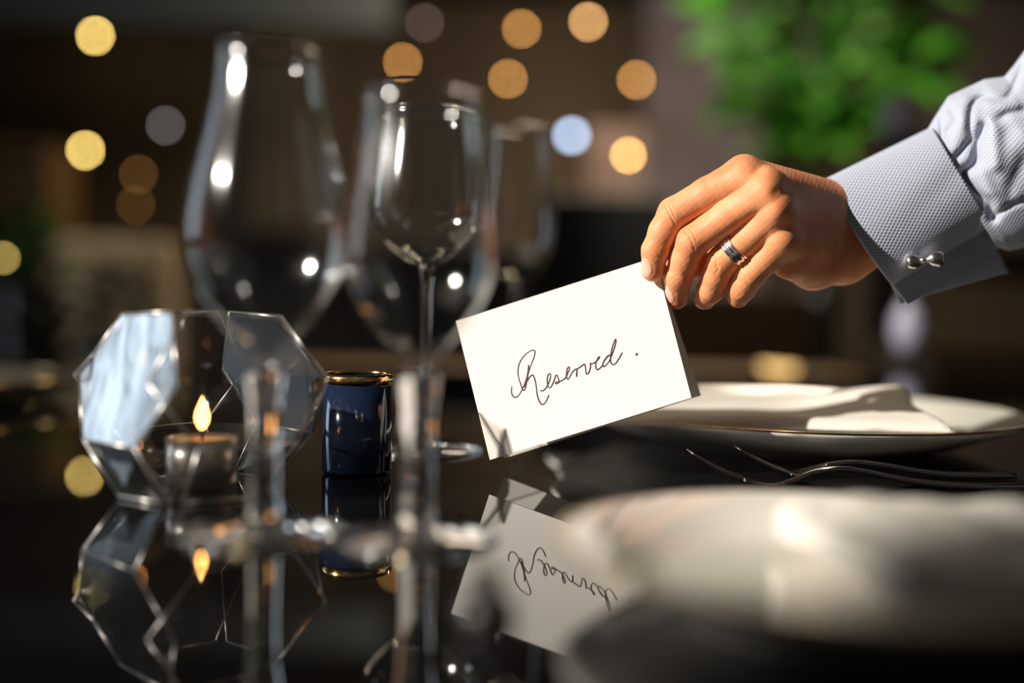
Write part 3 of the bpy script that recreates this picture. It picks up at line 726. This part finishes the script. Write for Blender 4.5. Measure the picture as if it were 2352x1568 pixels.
m_socket = mat('socket_brass', (.25, .18, .08), .4, 1)
def bulb(x, y, d, r, col, s, label):
    c = at(x, y, d); t = thing('pendant_bulb', tuple(c), label, 'lamp', 'small round lamps glowing in the background')
    key = 'bulb_%.2f_%.2f_%.1f' % (col[1], col[2], s)
    m = bpy.data.materials.get(key) or emis(key, col, s)
    MB().lathe([(r * math.sin(math.pi * k / 10), -r * math.cos(math.pi * k / 10)) for k in range(11)], tuple(c), 20).build('bulb', m, t)
    MB().lathe([(r * .45, r * .85), (r * .5, r * 1.6), (r * .2, r * 1.9)], tuple(c), 12).build('socket', m_socket, t)
    MB().tube([(c[0], c[1], c[2] + r * 1.8), (c[0], c[1], 2.2)], .0015, 6).build('cord', m_dark, t)
AM = (1, .47, .12); YE = (1, .72, .20)
for x, y, r, col, s, lb in (
    (219, 82, .013, YE, 62, 'bright yellow hanging bulb at the upper left, under the grey beam'),
    (196, 345, .013, YE, 62, 'bright yellow hanging bulb at the left, directly below the upper yellow one'),
    (8, 592, .011, YE, 22, 'amber hanging bulb cut by the left edge, above the blurred left plate'),
    (860, -12, .014, AM, 36, 'orange hanging bulb cut by the top edge of the picture'),
    (925, 143, .012, AM, 32, 'dim orange hanging bulb just above the sharpest wine glass'),
    (1198, 66, .0125, AM, 32, 'dim orange hanging bulb left of the brighter bulb at the top centre'),
    (1351, 50, .013, (1, .55, .2), 46, 'bright orange hanging bulb at the top, left of the green plant'),
    (1167, 181, .0125, AM, 32, 'dim orange hanging bulb lowest of the three around the top centre'),
    (1462, 183, .013, AM, 34, 'dim orange hanging bulb above the bright one nearest the hand'),
    (1443, 357, .014, (1, .52, .15), 60, 'brightest orange hanging bulb, just above and left of the knuckles'),
    (380, 288, .012, (.8, .72, .70), 8, 'faint grey hanging bulb between the yellow bulbs and the tallest wine glass'),
    (318, 400, .012, AM, 5, 'very faint brown hanging bulb, upper of the faint pair left of the tallest glass'),
    (312, 470, .012, AM, 4, 'very faint brown hanging bulb, lower of the faint pair left of the tallest glass'),
    (975, 52, .013, (.8, .55, .45), 5, 'very faint brown hanging bulb near the top, above the sharpest wine glass')):
    dd = {1443: 3.9, 8: 2.4}.get(x, 6.0); bulb(x, y, dd, r * dd / 6, col, s, lb)
c = at(1313, 311, 5.2)
bs = thing('blue_lamp', tuple(c), 'small pale blue rectangular lamp glowing left of the brightest orange bulb', 'lamp')
MB().box((c[0] - .020, c[1] - .01, c[2] - .016), (c[0] + .020, c[1] + .01, c[2] + .016)).build('glowing_face', emis('blue_glow', (.55, .72, 1), 16), bs, False)
MB().box((c[0] - .025, c[1] + .01, c[2] - .02), (c[0] + .025, c[1] + .03, c[2] + .02)).build('housing', m_dark, bs, False)
MB().tube([(c[0], c[1] + .02, c[2] + .02), (c[0], c[1] + .02, 2.2)], .002, 6).build('cord', m_dark, bs)
c = at(1670, 803, 2.6)
tl = thing('table_lantern', (c[0], c[1], -.74), 'small dim brown lantern on a slim dark pedestal behind the plate', 'lantern')
MB().lathe([(.0, -.011), (.009, -.009), (.011, 0), (.009, .009), (0, .011)], tuple(c), 20).build('glowing_globe', emis('brown_glow', (1, .55, .3), 1.6), tl)
MB().lathe([(.09, 0), (.09, .01), (.012, .02), (.010, c[2] + .74 - .008)], (c[0], c[1], -.74), 20).build('pedestal', m_dark, tl)

def leaf(mb, base, tip, w, bend=.3):
    base = np.array(base); tip = np.array(tip); ax = tip - base; ln = np.linalg.norm(ax); ax /= ln
    sd_ = np.cross(ax, [RNG.uniform(-.5, .5), RNG.uniform(-1, -.2), RNG.uniform(.2, 1)]); sd_ /= np.linalg.norm(sd_); nn = np.cross(sd_, ax); V = []; F = []
    for i in range(7):
        t = i / 6; ww = w * math.sin(math.pi * (t * .92 + .05)) ** .8
        p = base + ax * ln * t + nn * bend * ln * math.sin(math.pi * t) * .3 - np.array([0, 0, 1]) * bend * ln * t * t * .35
        V += [p - sd_ * ww + nn * ww * .25, p, p + sd_ * ww + nn * ww * .25]
    for i in range(6): F += [(3 * i, 3 * i + 1, 3 * i + 4, 3 * i + 3), (3 * i + 1, 3 * i + 2, 3 * i + 5, 3 * i + 4)]
    mb.add(V, F)
def foliage_mat(name, c1, c2):
    m = mat(name, c1, .75, Specular_IOR_Level=.2); noise_color(m, c1, c2, 9, 2); return m
# tall plant right of centre
pc_ = at(1890, 60, 3.2)
pl = thing('leafy_plant', (pc_[0], pc_[1], -.74), 'large bright green leafy plant in a tall black vase, blurred, above the hand', 'plant')
lf = MB()
base = np.array([pc_[0], pc_[1], .40])
for k in range(230):
    u = RNG.rand(); a = RNG.uniform(0, 2 * math.pi); rr_ = .30 * math.sqrt(RNG.rand()); z = RNG.uniform(.56, 1.42)
    wz = 1.0 if z > .85 else .30 + .70 * (z - .56) / .29
    p = np.array([pc_[0] + rr_ * wz * math.cos(a) * 1.02, pc_[1] + rr_ * wz * math.sin(a) * .7, z])
    dr = np.array([math.cos(a) * .6, math.sin(a) * .6 - .2, RNG.uniform(-.2, 1)]); dr /= np.linalg.norm(dr)
    leaf(lf, p, p + dr * RNG.uniform(.12, .22), RNG.uniform(.025, .050), .5)
lf.build('foliage', foliage_mat('leaf_green', (.020, .15, .004), (.12, .42, .015)), pl)
stems = MB()
for k in range(14):
    a = k * .449 * math.pi; stems.tube([(pc_[0] + .02 * math.cos(a), pc_[1] + .02 * math.sin(a), .16), (pc_[0] + .06 * math.cos(a), pc_[1] + .06 * math.sin(a), .50), (pc_[0] + .24 * math.cos(a), pc_[1] + .17 * math.sin(a), 1.0)], .004, 6)
stems.build('stems', mat('stem_green', (.03, .07, .015), .6), pl)
m_blackv = mat('vase_black', (.008, .010, .007), .3)
MB().lathe([(0, 0), (.11, 0), (.12, .02), (.09, .55), (.075, .80), (.085, .92), (.08, .92), (.06, .80), (0, .80)], (pc_[0], pc_[1], -.74), 40).build('vase', m_blackv, pl)
# grey-lilac vases right and low
def vase(x, y0, y1, d, r, col, label):
    t_ = at(x, y0, d); b_ = at(x, y1, d); h = t_[2] - b_[2]
    return MB().lathe([(0, 0), (r * .6, 0), (r, h * .35), (r * .9, h * .7), (r * .45, h * .92), (r * .55, h), (r * .45, h), (r * .35, h * .9), (0, h * .88)], (b_[0], b_[1], b_[2]), 32), b_, label, col
def pedestal_vase(x, y0, y1, d, r, label, col):
    mb, b_, lb, c_ = vase(x, y0, y1, d, r, col, label)
    t = thing('vase', (b_[0], b_[1], -.74), label, 'vase'); mb.build('body', mat('vase_pale', col, .5), t)
    MB().box((b_[0] - r * 1.2, b_[1] - r * 1.2, -.74), (b_[0] + r * 1.2, b_[1] + r * 1.2, b_[2])).build('pedestal', m_dark, t, False)
pedestal_vase(2062, 225, 330, 2.4, .040, 'pale lilac vase on a dark pedestal, blurred above the shirt cuff', (.42, .42, .52))
pedestal_vase(2085, 690, 810, 1.75, .028, 'dull lilac vase on a dark pedestal behind the right side of the plate', (.22, .22, .28))

# sofa and dark plants at the left
m_beige = mat('beige_fabric', (.40, .32, .21), .9); noise_color(m_beige, (.32, .25, .15), (.46, .38, .26), 4)
A = at(112, 700, 3.3); B = at(388, 548, 3.3)
sf = thing('sofa', ((A[0] + B[0]) / 2, 3.4, -.74), 'beige upholstered sofa back behind the dark leafy plants at the left', 'sofa')
edge_mod(MB().box((A[0], 3.30, -.30), (B[0], 3.45, B[2])).build('backrest', m_beige, sf, False), .03, 4)
edge_mod(MB().box((A[0], 3.45, -.42), (B[0], 4.0, -.28)).build('seat', m_beige, sf, False), .03, 4)
for x in (A[0] + .05, B[0] - .05):
    for y in (3.35, 3.95): MB().box((x - .02, y - .02, -.74), (x + .02, y + .02, -.29 if y < 3.5 else -.42)).build('leg', m_dark, sf, False)
def low_plant(px, py, d, spread, h, label, c1, c2, n=60, lw=.012):
    c = at(px, py, d); t = thing('potted_plant', (c[0], c[1], -.74), label, 'plant'); mb = MB()
    for k in range(n):
        a = RNG.uniform(0, 2 * math.pi); rr_ = spread * math.sqrt(RNG.rand()); z = c[2] + RNG.uniform(-.1, h)
        p = np.array([c[0] + rr_ * math.cos(a), c[1] + rr_ * .6 * math.sin(a), z]); dr = np.array([math.cos(a), math.sin(a), RNG.uniform(0, 1.5)]); dr /= np.linalg.norm(dr)
        leaf(mb, p, p + dr * RNG.uniform(.05, .10), RNG.uniform(lw, lw * 2), .6)
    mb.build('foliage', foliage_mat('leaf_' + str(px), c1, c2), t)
    MB().lathe([(0, 0), (.07, 0), (.09, c[2] + .64), (.075, c[2] + .66), (0, c[2] + .60)], (c[0], c[1], -.74), 28).build('pot', m_blackv, t)
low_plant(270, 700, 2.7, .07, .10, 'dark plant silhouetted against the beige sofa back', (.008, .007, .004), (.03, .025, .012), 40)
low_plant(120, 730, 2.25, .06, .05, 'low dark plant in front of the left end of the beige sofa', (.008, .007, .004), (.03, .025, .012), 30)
low_plant(70, 590, 2.9, .09, .14, 'dull green potted plant at the far left above the blurred plate', (.015, .045, .006), (.04, .09, .012), 60)

# wooden shelves at the far left
m_shelf = mat('shelf_wood', (.20, .11, .035), .5)
sh = thing('shelf_unit', tuple(at(60, 500, 5.0)), 'amber wooden shelf unit against the wall at the far left', 'shelf')
a_ = at(-140, 330, 5.0); b2 = at(115, 520, 5.0)
for y in (340, 380, 415, 445, 480):
    p = at(0, y, 5.0); MB().box((a_[0], 4.95, p[2] - .018), (b2[0], 5.25, p[2] + .018)).build('shelf_board', m_shelf, sh, False)
MB().box((a_[0], 5.25, -.74), (b2[0], 5.28, a_[2])).build('back_board', mat('shelf_back', (.06, .03, .012), .6), sh, False)
MB().box((b2[0], 4.95, -.74), (b2[0] + .03, 5.28, a_[2])).build('side_board', m_shelf, sh, False)

# dark chairs beyond the table and a brown bar front
m_chair = mat('chair_black', (.010, .008, .007), .6)
m_brown = mat('brown_leather', (.10, .055, .028), .45)
def chair(cx, cy, w, top, ms, label):
    t = thing('dining_chair', (cx, cy, -.74), label, 'chair', 'chairs behind the table')
    edge_mod(MB().box((cx - w / 2, cy - .2, -.32), (cx + w / 2, cy + .2, -.26)).build('seat', ms, t, False), .015, 3)
    edge_mod(MB().box((cx - w / 2, cy + .18, -.20), (cx + w / 2, cy + .23, top)).build('backrest', ms, t, False), .02, 3)
    for x in (-1, 1):
        for y in (-1, 1): MB().box((cx + x * (w / 2 - .03) - .015, cy + y * .17 - .015, -.74), (cx + x * (w / 2 - .03) + .015, cy + y * .17 + .015, -.32)).build('leg', m_chair, t, False)
        MB().box((cx + x * (w / 2 - .05) - .015, cy + .19, -.27), (cx + x * (w / 2 - .05) + .015, cy + .22, -.19)).build('back_post', m_chair, t, False)
chair(at(1720, 700, 2.25)[0], 2.25, .42, at(1700, 665, 2.45)[2], m_brown, 'low brown chair behind the bench, under the fingertips')
chair(at(2405, 700, 2.05)[0], 2.05, .58, at(2300, 790, 2.25)[2], m_brown, 'wide brown chair behind the right rim of the plate')
chair(at(1400, 560, 3.3)[0], 3.3, .45, at(1400, 445, 3.5)[2], m_chair, 'tall dark chair behind the top edge of the card')
chair(at(1000, 560, 3.4)[0], 3.4, .45, at(1000, 560, 3.6)[2], m_chair, 'dark chair seen through the sharpest wine glass')
cab = thing('cabinet', (at(1410, 400, 4.4)[0], 4.5, -.74), 'pinkish beige narrow cabinet beside the pale blue lamp', 'cabinet')
a_ = at(1345, 290, 4.4); b2 = at(1475, 440, 4.4)
MB().box((a_[0], 4.4, -.74), (b2[0], 4.7, a_[2])).build('body', mat('pink_beige', (.20, .14, .115), .6), cab, False)
MB().box((a_[0] + .01, 4.385, -.70), (b2[0] - .01, 4.4, a_[2] - .02)).build('door', mat('pink_beige_door', (.24, .17, .14), .5), cab, False)
cb2 = thing('counter', (at(700, 600, 4.0)[0], 4.1, -.74), 'long low black counter behind the wine glasses', 'counter')
a_ = at(420, 560, 4.0); b2 = at(1290, 560, 4.0)
MB().box((a_[0], 4.3, -.74), (b2[0], 4.8, a_[2] - .03)).build('body', m_chair, cb2, False)
MB().box((a_[0] - .02, 4.26, a_[2] - .03), (b2[0] + .02, 4.82, a_[2])).build('worktop', m_dark, cb2, False)
